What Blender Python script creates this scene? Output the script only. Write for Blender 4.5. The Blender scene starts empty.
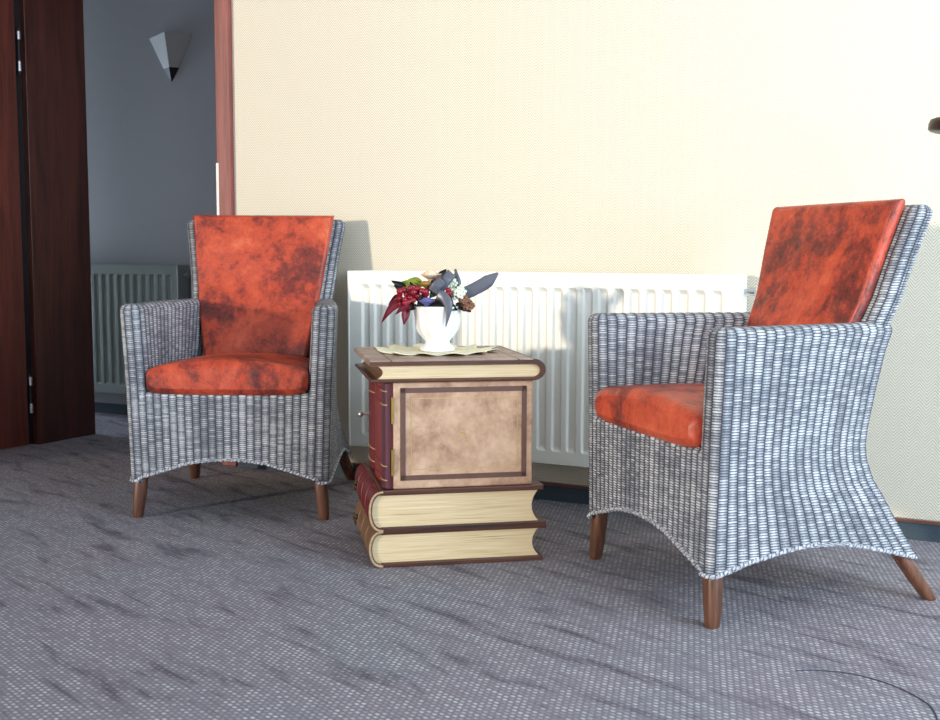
import bpy, math, random
import numpy as np
from mathutils import Vector, Matrix
random.seed(7); rng = np.random.default_rng(7)
PI = math.pi
S = bpy.context.scene
COL = S.collection

RIB = .0235     # spacing of the wicker stakes
# ------------------------------------------------------------------ materials
class NT:
    def __init__(s, name):
        s.m = bpy.data.materials.new(name); s.m.use_nodes = True
        s.t = s.m.node_tree; s.n = s.t.nodes; s.b = s.n['Principled BSDF']
    def node(s, ty, **kw):
        nd = s.n.new(ty)
        for k, v in kw.items(): setattr(nd, k, v)
        return nd
    def put(s, inp, v):
        if isinstance(v, bpy.types.NodeSocket): s.t.links.new(v, inp)
        elif v is not None: inp.default_value = v
    def math(s, op, a, b=None, c=None, clamp=False):
        nd = s.node('ShaderNodeMath', operation=op, use_clamp=clamp)
        for i, v in enumerate((a, b, c)):
            if v is not None: s.put(nd.inputs[i], v)
        return nd.outputs[0]
    def coord(s, which='Object'):
        return s.node('ShaderNodeTexCoord').outputs[which]
    def uv(s):
        sp = s.node('ShaderNodeSeparateXYZ'); s.put(sp.inputs[0], s.coord('UV')); return sp.outputs
    def map(s, vec, scale=(1,1,1), rot=(0,0,0), loc=(0,0,0)):
        nd = s.node('ShaderNodeMapping'); s.put(nd.inputs['Vector'], vec)
        nd.inputs['Scale'].default_value = scale; nd.inputs['Rotation'].default_value = rot
        nd.inputs['Location'].default_value = loc
        return nd.outputs[0]
    def noise(s, vec, scale, detail=4, rough=.55, dist=0.0):
        nd = s.node('ShaderNodeTexNoise'); s.put(nd.inputs['Vector'], vec)
        nd.inputs['Scale'].default_value = scale; nd.inputs['Detail'].default_value = detail
        nd.inputs['Roughness'].default_value = rough; nd.inputs['Distortion'].default_value = dist
        return nd.outputs['Fac']
    def ramp(s, fac, stops):
        nd = s.node('ShaderNodeValToRGB'); s.put(nd.inputs[0], fac)
        e = nd.color_ramp.elements
        while len(e) < len(stops): e.new(.5)
        for el, (p, c) in zip(e, stops):
            el.position = p; el.color = (*c, 1) if len(c) == 3 else c
        return nd.outputs[0]
    def smooth(s, v, a, b):
        nd = s.node('ShaderNodeMapRange', interpolation_type='SMOOTHSTEP'); s.put(nd.inputs[0], v)
        nd.inputs[1].default_value = a; nd.inputs[2].default_value = b
        return nd.outputs[0]
    def mix(s, f, a, b, blend='MIX'):
        nd = s.node('ShaderNodeMix', data_type='RGBA', blend_type=blend)
        s.put(nd.inputs[0], f)
        s.put(nd.inputs[6], (*a, 1) if isinstance(a, tuple) else a)
        s.put(nd.inputs[7], (*b, 1) if isinstance(b, tuple) else b)
        return nd.outputs[2]
    def comb(s, x, y, z=0.0):
        nd = s.node('ShaderNodeCombineXYZ')
        for i, v in enumerate((x, y, z)): s.put(nd.inputs[i], v)
        return nd.outputs[0]
    def bump(s, h, dist=.002, strength=1.0):
        nd = s.node('ShaderNodeBump'); s.put(nd.inputs['Height'], h)
        nd.inputs['Distance'].default_value = dist; nd.inputs['Strength'].default_value = strength
        s.put(s.b.inputs['Normal'], nd.outputs[0])
    def col(s, c): s.put(s.b.inputs['Base Color'], (*c, 1) if isinstance(c, tuple) else c); return s
    def rough(s, r): s.put(s.b.inputs['Roughness'], r); return s
    def metal(s, v): s.b.inputs['Metallic'].default_value = v; return s

def srgb(r, g, b):
    f = lambda c: (c/255/12.92 if c/255 <= .04045 else ((c/255+.055)/1.055)**2.4)
    return (f(r), f(g), f(b))

def plain(name, c, r=.5, metal=0, noise=.12, scale=30):
    m = NT(name); f = m.noise(m.coord(), scale, 4)
    m.col(m.mix(f, tuple(x*(1-noise) for x in c), tuple(min(1, x*(1+noise)) for x in c))).rough(r).metal(metal)
    return m.m

def mat_wicker():
    m = NT('whitewashed_wicker'); u, v, _ = m.uv()
    cu = m.math('DIVIDE', u, RIB); cv = m.math('DIVIDE', v, .0060)
    ci = m.math('FLOOR', cu); off = m.math('MULTIPLY', m.math('FLOORED_MODULO', ci, 2.0), .5)
    v2 = m.math('ADD', cv, off); ri = m.math('FLOOR', v2)
    fu = m.math('SUBTRACT', m.math('MULTIPLY', m.math('FRACT', cu), 2.0), 1.0)
    fv = m.math('SUBTRACT', m.math('MULTIPLY', m.math('FRACT', v2), 2.0), 1.0)
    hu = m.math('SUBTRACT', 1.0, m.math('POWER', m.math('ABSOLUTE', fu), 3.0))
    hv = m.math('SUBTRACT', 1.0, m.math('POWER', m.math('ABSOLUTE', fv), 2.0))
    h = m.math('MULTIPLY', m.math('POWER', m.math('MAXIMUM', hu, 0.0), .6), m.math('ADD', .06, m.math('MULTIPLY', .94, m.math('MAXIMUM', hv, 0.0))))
    wn = m.node('ShaderNodeTexWhiteNoise', noise_dimensions='2D'); m.put(wn.inputs['Vector'], m.comb(ci, ri))
    wc = m.node('ShaderNodeTexWhiteNoise', noise_dimensions='1D'); m.put(wc.inputs['W'], ci)
    pos = m.coord()
    big = m.noise(pos, 9, 3); fine = m.noise(pos, 220, 4, .7)
    tone = m.math('ADD', m.math('ADD', m.math('ADD', .045, m.math('MULTIPLY', wn.outputs['Value'], .17)), m.math('MULTIPLY', wc.outputs['Value'], .09)), m.math('ADD', m.math('MULTIPLY', big, .35), m.math('MULTIPLY', fine, .45)))
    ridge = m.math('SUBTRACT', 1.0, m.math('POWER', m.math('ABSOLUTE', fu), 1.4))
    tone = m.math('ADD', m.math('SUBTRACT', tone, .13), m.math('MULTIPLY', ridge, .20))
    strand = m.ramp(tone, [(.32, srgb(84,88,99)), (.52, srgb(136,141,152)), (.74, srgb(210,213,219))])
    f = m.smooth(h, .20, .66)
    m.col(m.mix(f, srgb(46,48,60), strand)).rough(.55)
    m.bump(h, .0022, .9)
    return m.m

def mat_braid():
    m = NT('wicker_braid'); u, v, _ = m.uv()
    f = m.math('FRACT', m.math('ADD', m.math('DIVIDE', u, .011), v))
    h = m.math('SUBTRACT', 1.0, m.math('POWER', m.math('ABSOLUTE', m.math('SUBTRACT', m.math('MULTIPLY', f, 2.0), 1.0)), 2.0))
    n = m.noise(m.coord(), 120, 3)
    st = m.ramp(n, [(.3, srgb(130,134,148)), (.7, srgb(215,218,226))])
    m.col(m.mix(m.smooth(h, .15, .6), srgb(70,72,86), st)).rough(.55)
    m.bump(h, .002, .8)
    return m.m

def mat_leather():
    m = NT('orange_red_leather'); p = m.coord()
    oi = m.node('ShaderNodeObjectInfo').outputs['Random']
    off = m.math('MULTIPLY', oi, 7.0)
    va = m.node('ShaderNodeVectorMath', operation='ADD'); m.put(va.inputs[0], p); m.put(va.inputs[1], m.comb(off, off, off))
    p2 = va.outputs[0]
    a = m.noise(p2, 5.5, 7, .68, .4); b = m.noise(p2, 28, 6, .7); c = m.noise(p2, 120, 3)
    t = m.math('ADD', m.math('MULTIPLY', a, .62), m.math('ADD', m.math('MULTIPLY', b, .28), m.math('MULTIPLY', c, .10)))
    col = m.ramp(t, [(.38, srgb(84,36,32)), (.45, srgb(132,50,40)), (.505, srgb(184,70,46)), (.58, srgb(204,86,56)), (.68, srgb(220,116,80))])
    m.col(col).rough(.42)
    w = m.noise(m.map(p2, (1,1,.6)), 7, 3, .5, .6)
    m.bump(m.math('ADD', m.math('MULTIPLY', w, 2.2), m.math('MULTIPLY', c, .12)), .009, .5)
    return m.m

def mat_wood(name, dark, light, axis='z', scale=18, r=.35, stretch=.06):
    m = NT(name); p = m.coord()
    sc = {'z': (1,1,stretch), 'x': (stretch,1,1), 'y': (1,stretch,1)}[axis]
    q = m.map(p, sc)
    a = m.noise(q, scale, 6, .6, 1.2); b = m.noise(q, scale*7, 4, .6)
    t = m.math('ADD', m.math('MULTIPLY', a, .6), m.math('MULTIPLY', b, .4))
    m.col(m.ramp(t, [(.36, dark), (.64, light)])).rough(r)
    m.bump(b, .0006, .4)
    return m.m

def mat_wall():
    m = NT('herringbone_wallpaper')
    sp = m.node('ShaderNodeSeparateXYZ'); m.put(sp.inputs[0], m.coord()); x, y, z = sp.outputs
    W = .021
    cx = m.math('PINGPONG', x, W)
    d = m.math('ADD', m.math('MULTIPLY', cx, 1.15), z)
    f = m.math('FRACT', m.math('DIVIDE', d, .0094))
    st = m.math('ABSOLUTE', m.math('SUBTRACT', m.math('MULTIPLY', f, 2.0), 1.0))
    n = m.noise(m.coord(), 260, 2)
    st2 = m.math('ADD', m.math('MULTIPLY', m.smooth(st, .25, .75), .85), m.math('MULTIPLY', n, .15))
    m.col(m.mix(st2, srgb(210,200,180), srgb(248,238,219))).rough(.75)
    m.bump(st2, .0012, .5)
    return m.m

def mat_carpet():
    m = NT('loop_pile_carpet'); p = m.coord()
    sp = m.node('ShaderNodeSeparateXYZ'); m.put(sp.inputs[0], p)
    ang = math.radians(-21)
    rx = m.math('ADD', m.math('MULTIPLY', sp.outputs[0], math.cos(ang)), m.math('MULTIPLY', sp.outputs[1], math.sin(ang)))
    ry = m.math('SUBTRACT', m.math('MULTIPLY', sp.outputs[1], math.cos(ang)), m.math('MULTIPLY', sp.outputs[0], math.sin(ang)))
    u = m.math('DIVIDE', rx, .0150); v = m.math('DIVIDE', ry, .0105)
    vi = m.math('FLOOR', v)
    u2 = m.math('ADD', u, m.math('MULTIPLY', m.math('FLOORED_MODULO', vi, 2.0), .5))
    ui = m.math('FLOOR', u2)
    wn = m.node('ShaderNodeTexWhiteNoise', noise_dimensions='2D'); m.put(wn.inputs['Vector'], m.comb(ui, vi))
    du = m.math('ABSOLUTE', m.math('SUBTRACT', m.math('MULTIPLY', m.math('FRACT', u2), 2.0), 1.0))
    dv = m.math('ABSOLUTE', m.math('SUBTRACT', m.math('MULTIPLY', m.math('FRACT', v), 2.0), 1.0))
    loop = m.math('MULTIPLY', m.math('SUBTRACT', 1.0, m.math('POWER', du, 2.0)), m.math('SUBTRACT', 1.0, m.math('POWER', dv, 2.0)))
    q = m.map(m.comb(rx, ry, 0.0), (3.6, 19, 1))
    blot = m.noise(q, 1.0, 5, .6, .5)
    big = m.noise(p, .9, 3)
    hue = m.noise(p, 2.2, 3, .5)
    fine = m.noise(p, 420, 3, .7)
    base = m.mix(hue, srgb(144,124,136), srgb(122,132,140))
    base = m.mix(m.smooth(blot, .52, .70), base, srgb(86,78,90))
    base = m.mix(m.math('MULTIPLY', fine, .55), base, srgb(88,82,94))
    fl = m.math('MULTIPLY', m.smooth(loop, .35, .85), m.math('ADD', .25, m.math('MULTIPLY', .75, m.smooth(wn.outputs['Value'], .15, .95))))
    amt = m.math('MULTIPLY', fl, m.math('ADD', .22, m.math('MULTIPLY', m.smooth(blot, .64, .40), .42)))
    m.col(m.mix(amt, base, srgb(214,214,218))).rough(.95)
    m.bump(m.math('ADD', loop, fine), .003, .7)
    return m.m

def mat_pages():
    m = NT('book_page_edges'); p = m.coord()
    q = m.map(p, (1.2, 1.2, 60)); a = m.noise(q, 4, 5, .65, .3); b = m.noise(m.map(p, (3,3,260)), 2, 2)
    t = m.math('ADD', m.math('MULTIPLY', a, .65), m.math('MULTIPLY', b, .35))
    m.col(m.ramp(t, [(.30, srgb(150,124,84)), (.42, srgb(206,182,142)), (.62, srgb(226,206,170))])).rough(.6)
    m.bump(t, .001, .4)
    return m.m

def mat_tan():
    m = NT('tan_leather_cover'); p = m.coord()
    a = m.noise(p, 9, 7, .65, .5); b = m.noise(p, 45, 5, .7)
    t = m.math('ADD', m.math('MULTIPLY', a, .7), m.math('MULTIPLY', b, .3))
    m.col(m.ramp(t, [(.34, srgb(140,104,84)), (.48, srgb(186,150,124)), (.66, srgb(216,184,156))])).rough(.5)
    m.bump(b, .0008, .4)
    return m.m

def mat_top():
    m = NT('worn_brown_leather_top'); p = m.coord()
    sp = m.node('ShaderNodeSeparateXYZ'); m.put(sp.inputs[0], p)
    a = m.noise(p, 10, 6, .65); b = m.noise(p, 50, 4)
    t = m.math('ADD', m.math('MULTIPLY', a, .7), m.math('MULTIPLY', b, .3))
    c = m.ramp(t, [(.36, srgb(128,102,92)), (.62, srgb(186,160,146))])
    # tooled lines running parallel to the edges
    def line(v, pos): return m.smooth(m.math('ABSOLUTE', m.math('SUBTRACT', v, pos)), .0035, .0015)
    ln = m.math('MAXIMUM', line(sp.outputs[1], .055), line(sp.outputs[1], .345))
    ln = m.math('MAXIMUM', ln, m.math('MAXIMUM', line(sp.outputs[0], -.165), line(sp.outputs[0], .165)))
    m.col(m.mix(ln, c, srgb(78,50,44))).rough(.5)
    return m.m

M = dict(
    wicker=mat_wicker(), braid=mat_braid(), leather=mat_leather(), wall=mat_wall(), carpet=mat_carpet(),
    pages=mat_pages(), tan=mat_tan(), top=mat_top(),
    leg=mat_wood('brown_turned_wood', srgb(62,40,32), srgb(122,80,60), scale=30),
    door=mat_wood('mahogany_door', srgb(66,30,24), srgb(108,50,40), scale=16),
    door_dark=mat_wood('dark_mahogany_lining', srgb(48,23,18), srgb(84,42,34), scale=16),
    jamb=mat_wood('red_brown_frame', srgb(104,48,44), srgb(156,84,78), scale=16),
    radiator=plain('white_enamel', srgb(240,240,234), .32, 0, .02),
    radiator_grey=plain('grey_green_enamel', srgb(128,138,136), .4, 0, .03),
    corridor=plain('corridor_paint', srgb(156,158,164), .8, 0, .03),
    plaster=plain('white_plaster', srgb(238,236,228), .8, 0, .02),
    ceiling=plain('ceiling_paint', srgb(242,240,232), .85, 0, .02),
    skirt=plain('speckled_skirting_carpet', srgb(62,74,84), .95, 0, .5, 260),
    skirt_top=mat_wood('skirting_wood_edge', srgb(84,48,38), srgb(128,82,66), 'x', 30),
    brown_cover=mat_wood('dark_brown_board', srgb(50,26,20), srgb(104,62,44), 'x', 14, .4),
    burgundy=plain('burgundy_leather', srgb(104,30,34), .36, 0, .35, 26),
    red=plain('red_brown_leather', srgb(128,38,30), .34, 0, .3, 26),
    purple=plain('plum_leather', srgb(86,44,58), .36, 0, .3, 26),
    olive=plain('brown_olive_leather', srgb(116,84,58), .42, 0, .35, 26),
    gilt=plain('gilt_trim', srgb(196,166,116), .5, .1, .2, 60),
    headband=plain('speckled_headband', srgb(170,146,116), .5, 0, .6, 90),
    border=plain('tooled_border_brown', srgb(100,70,60), .5, 0, .35, 40),
    brass=plain('brass', srgb(190,160,90), .3, .9, .1),
    dark_brass=plain('aged_brass', srgb(92,74,48), .4, .8, .2),
    chrome=plain('polished_steel', srgb(205,205,208), .25, .9, .05),
    ceramic=plain('white_glazed_ceramic', srgb(244,244,246), .18, 0, .01),
    crochet=plain('cream_crochet', srgb(238,228,198), .9, 0, .25, 90),
    lamp_brown=plain('dark_brown_metal', srgb(58,42,36), .4, .3, .1),
    lens=plain('frosted_lens', srgb(230,228,222), .4, 0, .02),
    sconce_glass=plain('frosted_grey_glass', srgb(164,166,164), .45, 0, .03),
    sconce_dark=plain('black_metal_tip', srgb(34,34,36), .4, .2, .1),
    cable=plain('grey_rubber', srgb(66,70,84), .5, 0, .1),
    wine=plain('wine_leaf', srgb(118,24,44), .45, 0, .3, 60),
    berry=plain('crimson_berry', srgb(140,20,42), .3, 0, .35, 50),
    lime=plain('lime_leaf', srgb(152,170,70), .5, 0, .2, 50),
    darkleaf=plain('black_green_leaf', srgb(34,40,36), .5, 0, .3, 50),
    rose=plain('cream_pink_petal', srgb(240,214,188), .6, 0, .12, 40),
    mustard=plain('mustard_petal', srgb(160,120,50), .6, 0, .3, 60),
    ribbon=plain('grey_satin', srgb(92,94,106), .32, 0, .12, 30),
    blue=plain('blue_violet_petal', srgb(98,98,160), .6, 0, .2, 50),
    hyd=plain('white_green_floret', srgb(226,232,214), .6, 0, .08, 50),
    dried=plain('dried_brown_bloom', srgb(132,92,72), .7, 0, .3, 60),
    foam=plain('dark_moss', srgb(50,46,38), .9, 0, .4, 80),
)

# ------------------------------------------------------------------ mesh tools
class MB:
    def __init__(s): s.v = []; s.f = []; s.uv = []; s.n = 0
    def add(s, verts, faces, uvs=None):
        b = s.n; s.v.extend([tuple(map(float, p)) for p in verts]); s.n += len(verts)
        for f in faces:
            s.f.append([b+i for i in f])
            s.uv.extend([(0., 0.)]*len(f) if uvs is None else [tuple(map(float, uvs[i])) for i in f])
        return s
    def grid(s, P, UV=None, cu=False, cv=False, flip=False):
        P = np.asarray(P, float); R, C = P.shape[:2]
        fs = []
        for r in range(R-1+(1 if cv else 0)):
            for c in range(C-1+(1 if cu else 0)):
                q = [r*C+c, r*C+(c+1) % C, ((r+1) % R)*C+(c+1) % C, ((r+1) % R)*C+c]
                fs.append(q[::-1] if flip else q)
        return s.add(P.reshape(-1, 3), fs, None if UV is None else np.asarray(UV, float).reshape(-1, 2))
    def fan(s, ring, flip=False):
        ring = list(ring); c = np.mean(np.array(ring, float), 0); n = len(ring)
        return s.add(ring+[tuple(c)], [([i, (i+1) % n, n] if not flip else [(i+1) % n, i, n]) for i in range(n)])
    def box(s, x0, x1, y0, y1, z0, z1):
        v = [(x, y, z) for z in (z0, z1) for y in (y0, y1) for x in (x0, x1)]
        return s.add(v, [(0,2,3,1), (4,5,7,6), (0,1,5,4), (2,6,7,3), (0,4,6,2), (1,3,7,5)])
    def prism(s, poly, a0, a1, axis='y'):
        """extrude a closed 2-D outline; axis is the extrusion axis"""
        put = {'y': lambda p, a: (p[0], a, p[1]), 'z': lambda p, a: (p[0], p[1], a), 'x': lambda p, a: (a, p[0], p[1])}[axis]
        n = len(poly); v = [put(p, a0) for p in poly]+[put(p, a1) for p in poly]
        f = [(i, (i+1) % n, n+(i+1) % n, n+i) for i in range(n)]
        s.add(v, f); s.add([put(p, a0) for p in poly], [list(range(n))[::-1]]); s.add([put(p, a1) for p in poly], [list(range(n))])
        return s
    def lathe(s, prof, n=32, c=(0,0,0), fn=None):
        P = np.zeros((len(prof), n, 3))
        for i, (r, z) in enumerate(prof):
            for j in range(n):
                a = 2*PI*j/n; k = fn(a, z) if fn else 1
                P[i, j] = (c[0]+r*k*math.cos(a), c[1]+r*k*math.sin(a), c[2]+z)
        s.grid(P, None, cu=True)
        if prof[0][0] > 1e-6: s.fan(P[0], True)
        if prof[-1][0] > 1e-6: s.fan(P[-1])
        return s
    def tube(s, pts, rad, n=10, closed=False, ulen=True):
        pts = np.array(pts, float); N = len(pts)
        rads = np.full(N, rad) if np.isscalar(rad) else np.array(rad, float)
        T = np.gradient(pts, axis=0) if not closed else np.roll(pts, -1, 0)-np.roll(pts, 1, 0)
        T /= np.linalg.norm(T, axis=1)[:, None]+1e-12
        up = np.array([0, 0, 1.]) if abs(T[0][2]) < .9 else np.array([1., 0, 0])
        P = np.zeros((N, n, 3)); UV = np.zeros((N, n, 2)); d = 0
        a = np.cross(T[0], up); a /= np.linalg.norm(a)
        for i in range(N):
            a = a-T[i]*(a@T[i]); a /= np.linalg.norm(a); b = np.cross(T[i], a)
            if i: d += np.linalg.norm(pts[i]-pts[i-1])
            for j in range(n):
                t = 2*PI*j/n
                P[i, j] = pts[i]+rads[i]*(a*math.cos(t)+b*math.sin(t)); UV[i, j] = (d, j/n)
        s.grid(P, UV, cu=True, cv=closed, flip=True)
        if not closed: s.fan(P[0]); s.fan(P[-1], True)
        return s
    def sphere(s, c, r, n=10, m=7, sc=(1,1,1)):
        prof = [(r*math.sin(PI*i/m), -r*math.cos(PI*i/m)) for i in range(m+1)]
        P = np.array([[(c[0]+q*sc[0]*math.cos(2*PI*j/n), c[1]+q*sc[1]*math.sin(2*PI*j/n), c[2]+z*sc[2]) for j in range(n)] for q, z in prof])
        return s.grid(P, None, cu=True)
    def build(s, name, mat, parent=None, smooth=False, bevel=0, seg=2, weld=False, solid=0, sub=0):
        me = bpy.data.meshes.new(name)
        me.from_pydata(s.v, [], s.f)
        ul = me.uv_layers.new(name='UVMap')
        ul.data.foreach_set('uv', np.array(s.uv, np.float32).ravel())
        me.materials.append(mat); me.validate(); me.update()
        if smooth: me.polygons.foreach_set('use_smooth', [True]*len(me.polygons))
        o = bpy.data.objects.new(name, me); COL.objects.link(o)
        if parent: o.parent = parent
        if weld:
            w = o.modifiers.new('weld', 'WELD'); w.merge_threshold = .0003
        if solid:
            w = o.modifiers.new('solid', 'SOLIDIFY'); w.thickness = solid; w.offset = 0
        if bevel:
            w = o.modifiers.new('bevel', 'BEVEL'); w.width = bevel; w.segments = seg; w.limit_method = 'ANGLE'; w.angle_limit = .6
            w.harden_normals = False
        if sub:
            w = o.modifiers.new('sub', 'SUBSURF'); w.levels = sub; w.render_levels = sub
        return o

def tag(o, label=None, cat=None, group=None, kind=None):
    if label: o['label'] = label
    if cat: o['category'] = cat
    if group: o['group'] = group
    if kind: o['kind'] = kind
    return o
def thing(name, label, cat, loc=(0,0,0), rz=0, group=None):
    o = bpy.data.objects.new(name, None); COL.objects.link(o); o.empty_display_size = .05
    o.location = loc; o.rotation_euler = (0, 0, rz)
    return tag(o, label, cat, group)
def struct(name, mb, mat, **k):
    return tag(mb.build(name, mat, **k), kind='structure')

# ------------------------------------------------------------------ the room
XL, XR, YB = -6.0, 2.7, -5.6          # left wall, right wall, wall behind the camera
CE = 2.62
DX0, DX1, DT = -3.62, -2.62, .30       # door opening in the seen wall
struct('floor', MB().box(XL, XR, YB, 2.2, -.05, 0), M['carpet'])
struct('ceiling', MB().box(XL, XR, YB, 2.2, CE, CE+.05), M['ceiling'])
struct('wall_back', MB().box(DX1+.0, XR, 0, DT, 0, CE).box(XL, DX0-.04, 0, DT, 0, CE).box(DX0-.04, DX1, 0, DT, 2.08, CE), M['wall'])
# wall behind the camera: a wide full-height opening on the left for the sun
struct('wall_front', MB().box(-.9, XR, YB-.1, YB, 0, CE).box(XL, -.9, YB-.1, YB, 2.56, CE).box(XL, -.9, YB-.1, YB, 0, .04), M['plaster'])
struct('wall_left', MB().box(XL-.1, XL, YB, DT, 0, CE), M['plaster'])
struct('wall_right', MB().box(XR, XR+.1, YB, -3.6, 0, CE).box(XR, XR+.1, -.8, DT, 0, CE).box(XR, XR+.1, -3.6, -.8, 2.4, CE).box(XR, XR+.1, -3.6, -.8, 0, .5), M['plaster'])
fr = MB()
for x in (XL, -.95): fr.box(x, x+.05, YB-.08, YB-.02, .04, 2.56)
fr.box(XL, -.9, YB-.08, YB-.02, 2.51, 2.56)
struct('window_1', fr, M['radiator'])
fr = MB()
for y in (-3.6, -2.22, -.85): fr.box(XR+.02, XR+.08, y, y+.05, .5, 2.4)
fr.box(XR+.02, XR+.08, -3.6, -.8, .5, .55).box(XR+.02, XR+.08, -3.6, -.8, 2.35, 2.4)
struct('window_2', fr, M['radiator'])
# corridor beyond the door
CY = .82
struct('wall_corridor', MB().box(XL, -1.2, CY, CY+.1, 0, CE), M['corridor'])
struct('wall_corridor_end', MB().box(-1.3, -1.2, DT, CY, 0, CE).box(XL-.1, XL, DT, CY, 0, CE), M['corridor'])
struct('baseboard_corridor', MB().box(XL, -1.3, CY-.012, CY, 0, .05), M['skirt'])
struct('baseboard_back', MB().box(DX1+.035, XR, -.014, 0, 0, .05), M['skirt'])
struct('trim_1', MB().box(DX1+.035, XR, -.017, 0, .05, .058), M['skirt_top'])
struct('baseboard_left', MB().box(XL, DX0-.1, -.014, 0, 0, .055), M['skirt'])

# door frame: lining and architraves
t = MB().box(DX0-.04, DX0, -.012, DT+.01, 0, 2.08)
struct('trim_2', t, M['door_dark'], bevel=.002)
t = MB().box(DX1-.035, DX1+.032, -.02, .0, 0, 2.12).box(DX1-.035, DX1, 0, DT+.01, 0, 2.08)
struct('trim_3', t, M['jamb'], bevel=.003)
t = MB().box(DX0-.04, DX1-.035, -.02, DT+.01, 2.05, 2.12)
struct('trim_4', t, M['jamb'], bevel=.002)
t = MB().box(DX0-.105, DX0-.045, -.022, 0, 0, 2.12)
struct('trim_5', t, M['door_dark'], bevel=.002)
sp = MB().box(DX1-.0365, DX1-.0345, -.019, .012, .86, 1.135).box(DX1-.036, DX1-.024, -.0212, -.0195, .86, 1.135)
struct('trim_6', sp, M['chrome'])
struct('hinge_gap_shade', MB().box(DX0-.046, DX0-.028, -.057, -.011, .004, 2.05), M['sconce_dark'])  # added black strip standing in for the shade inside the hinge gap
# open leaf, standing at right angles into the room
leaf = struct('door_1', MB().box(DX0-.048, DX0-.006, -.98, -.056, .008, 2.045), M['door'], bevel=.003)
hz = MB()
for z0, z1 in ((1.655, 1.69), (1.53, 1.572), (.252, .29), (.138, .178)):
    hz.lathe([(.0065, z0), (.0075, z0+.002), (.0075, z1-.002), (.0065, z1)], 14, (DX0-.004, -.040, 0))
hz.build('hinge_barrel', M['chrome'], leaf, smooth=False)
hp = MB().lathe([(.0045, .13), (.0045, .30)], 10, (DX0-.006, -.040, 0)).lathe([(.0045, 1.52), (.0045, 1.70)], 10, (DX0-.006, -.040, 0))
hp.build('hinge_pin', M['sconce_dark'], leaf)
hd = MB().tube([(DX0-.006, -.90, 1.02), (DX0+.045, -.90, 1.02), (DX0+.05, -.89, 1.02), (DX0+.05, -.78, 1.02)], .009, 10)
hd.build('door_handle', M['chrome'], leaf, smooth=True)

# ------------------------------------------------------------------ radiators
def radiator(name, label, x0, x1, yf, z0, z1, ywall, mat, pitch=.05):
    root = thing(name, label, 'radiator', ((x0+x1)/2, ywall, 0))
    ox, oy = -(x0+x1)/2, -ywall
    X = lambda x: x+ox
    Y = lambda y: y+oy
    # pressed front panel: frame level with upright channels pressed in
    n = int((x1-x0-.05)/pitch); m0 = (x1-x0-n*pitch)/2
    xs = [(x0, 0)]
    for i in range(n):
        a = x0+m0+i*pitch+.009
        xs += [(a, 0), (a+.006, 1), (a+.026, 1), (a+.032, 0)]
    xs.append((x1, 0))
    zs = [(z0, 0), (z0+.040, 0), (z0+.050, .8), (z0+.056, 1), (z1-.058, 1), (z1-.052, .8), (z1-.042, 0), (z1, 0)]
    P = np.array([[(X(x), Y(yf+.0085*a*b), z) for x, a in xs] for z, b in zs])
    fp = MB().grid(P)
    fp.box(X(x0), X(x1), Y(yf+.013), Y(yf+.016), z0, z1)
    rim = MB()
    fp.box(X(x0), X(x1), Y(yf-.0005), Y(yf+.014), z1-.002, z1+.001)
    fp.build('front_panel', mat, root, bevel=.0015, seg=1)
    MB().box(X(x0+.01), X(x1-.01), Y(yf+.052), Y(yf+.066), z0+.005, z1-.006).build('rear_panel', mat, root)
    for s_, xx in ((0, x0-.003), (1, x1-.005)):
        MB().box(X(xx), X(xx+.008), Y(yf-.002), Y(yf+.075), z0-.002, z1+.003).build('side_cover', mat, root, bevel=.0025)
    g = MB()
    g.box(X(x0), X(x1), Y(yf+.001), Y(yf+.006), z1-.004, z1+.003).box(X(x0), X(x1), Y(yf+.068), Y(yf+.073), z1-.004, z1+.003)
    k = int((x1-x0)/.02)
    for i in range(k):
        xx = x0+(i+.5)*(x1-x0)/k
        g.box(X(xx-.004), X(xx+.004), Y(yf+.006), Y(yf+.068), z1-.003, z1+.001)
    g.build('top_grille', mat, root)
    for xx in (x0+.15, x1-.15):
        MB().box(X(xx-.015), X(xx+.015), Y(yf+.066), Y(ywall-.001), z0+.05, z1-.1).build('wall_bracket', mat, root)
    # bleed valve on the right end, pipes at the foot on the right
    MB().tube([(X(x1-.002), Y(yf+.04), z1-.045), (X(x1+.02), Y(yf+.04), z1-.045)], .008, 12).tube([(X(x1+.02), Y(yf+.04), z1-.045), (X(x1+.034), Y(yf+.04), z1-.045)], .013, 12).build('bleed_valve', M['chrome'] if mat != M['radiator_grey'] else mat, root, smooth=False)
    return root
radiator('panel_radiator', 'long white panel radiator on the cream herringbone wall behind the book-shaped cabinet', -2.031, -.694, -.104, .14, .742, 0, M['radiator'])
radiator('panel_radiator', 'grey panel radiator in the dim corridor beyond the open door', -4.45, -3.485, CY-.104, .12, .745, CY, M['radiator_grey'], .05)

# ------------------------------------------------------------------ wicker armchair
def interp(tab): 
    a, b = zip(*tab); return lambda t: float(np.interp(t, a, b))
yR = interp([(.09,.290),(.106,.281),(.169,.241),(.241,.200),(.29,.168),(.336,.152),(.37,.149),(.405,.154),(.496,.178),(.587,.203),(.634,.222),(.704,.251),(.816,.281),(.95,.321)])
xR = interp([(.09,.285),(.106,.283),(.2,.268),(.345,.252),(.5,.242),(.64,.240),(.80,.259),(.95,.283)])
xF = interp([(.1,.303),(.4,.313),(.65,.327)])
YF = -.290
ARM = .650; SEAT = .386
def zb_side(y): return float(np.interp(y, [-.29,-.274,-.2,-.1,-.05,0,.06,.11,.196,.24,.28], [.115,.116,.139,.158,.163,.163,.158,.148,.127,.114,.104]))
def zb_front(x): return float(np.interp(abs(x), [0,.05,.12,.205,.27,.31], [.184,.182,.172,.146,.126,.115]))

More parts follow.
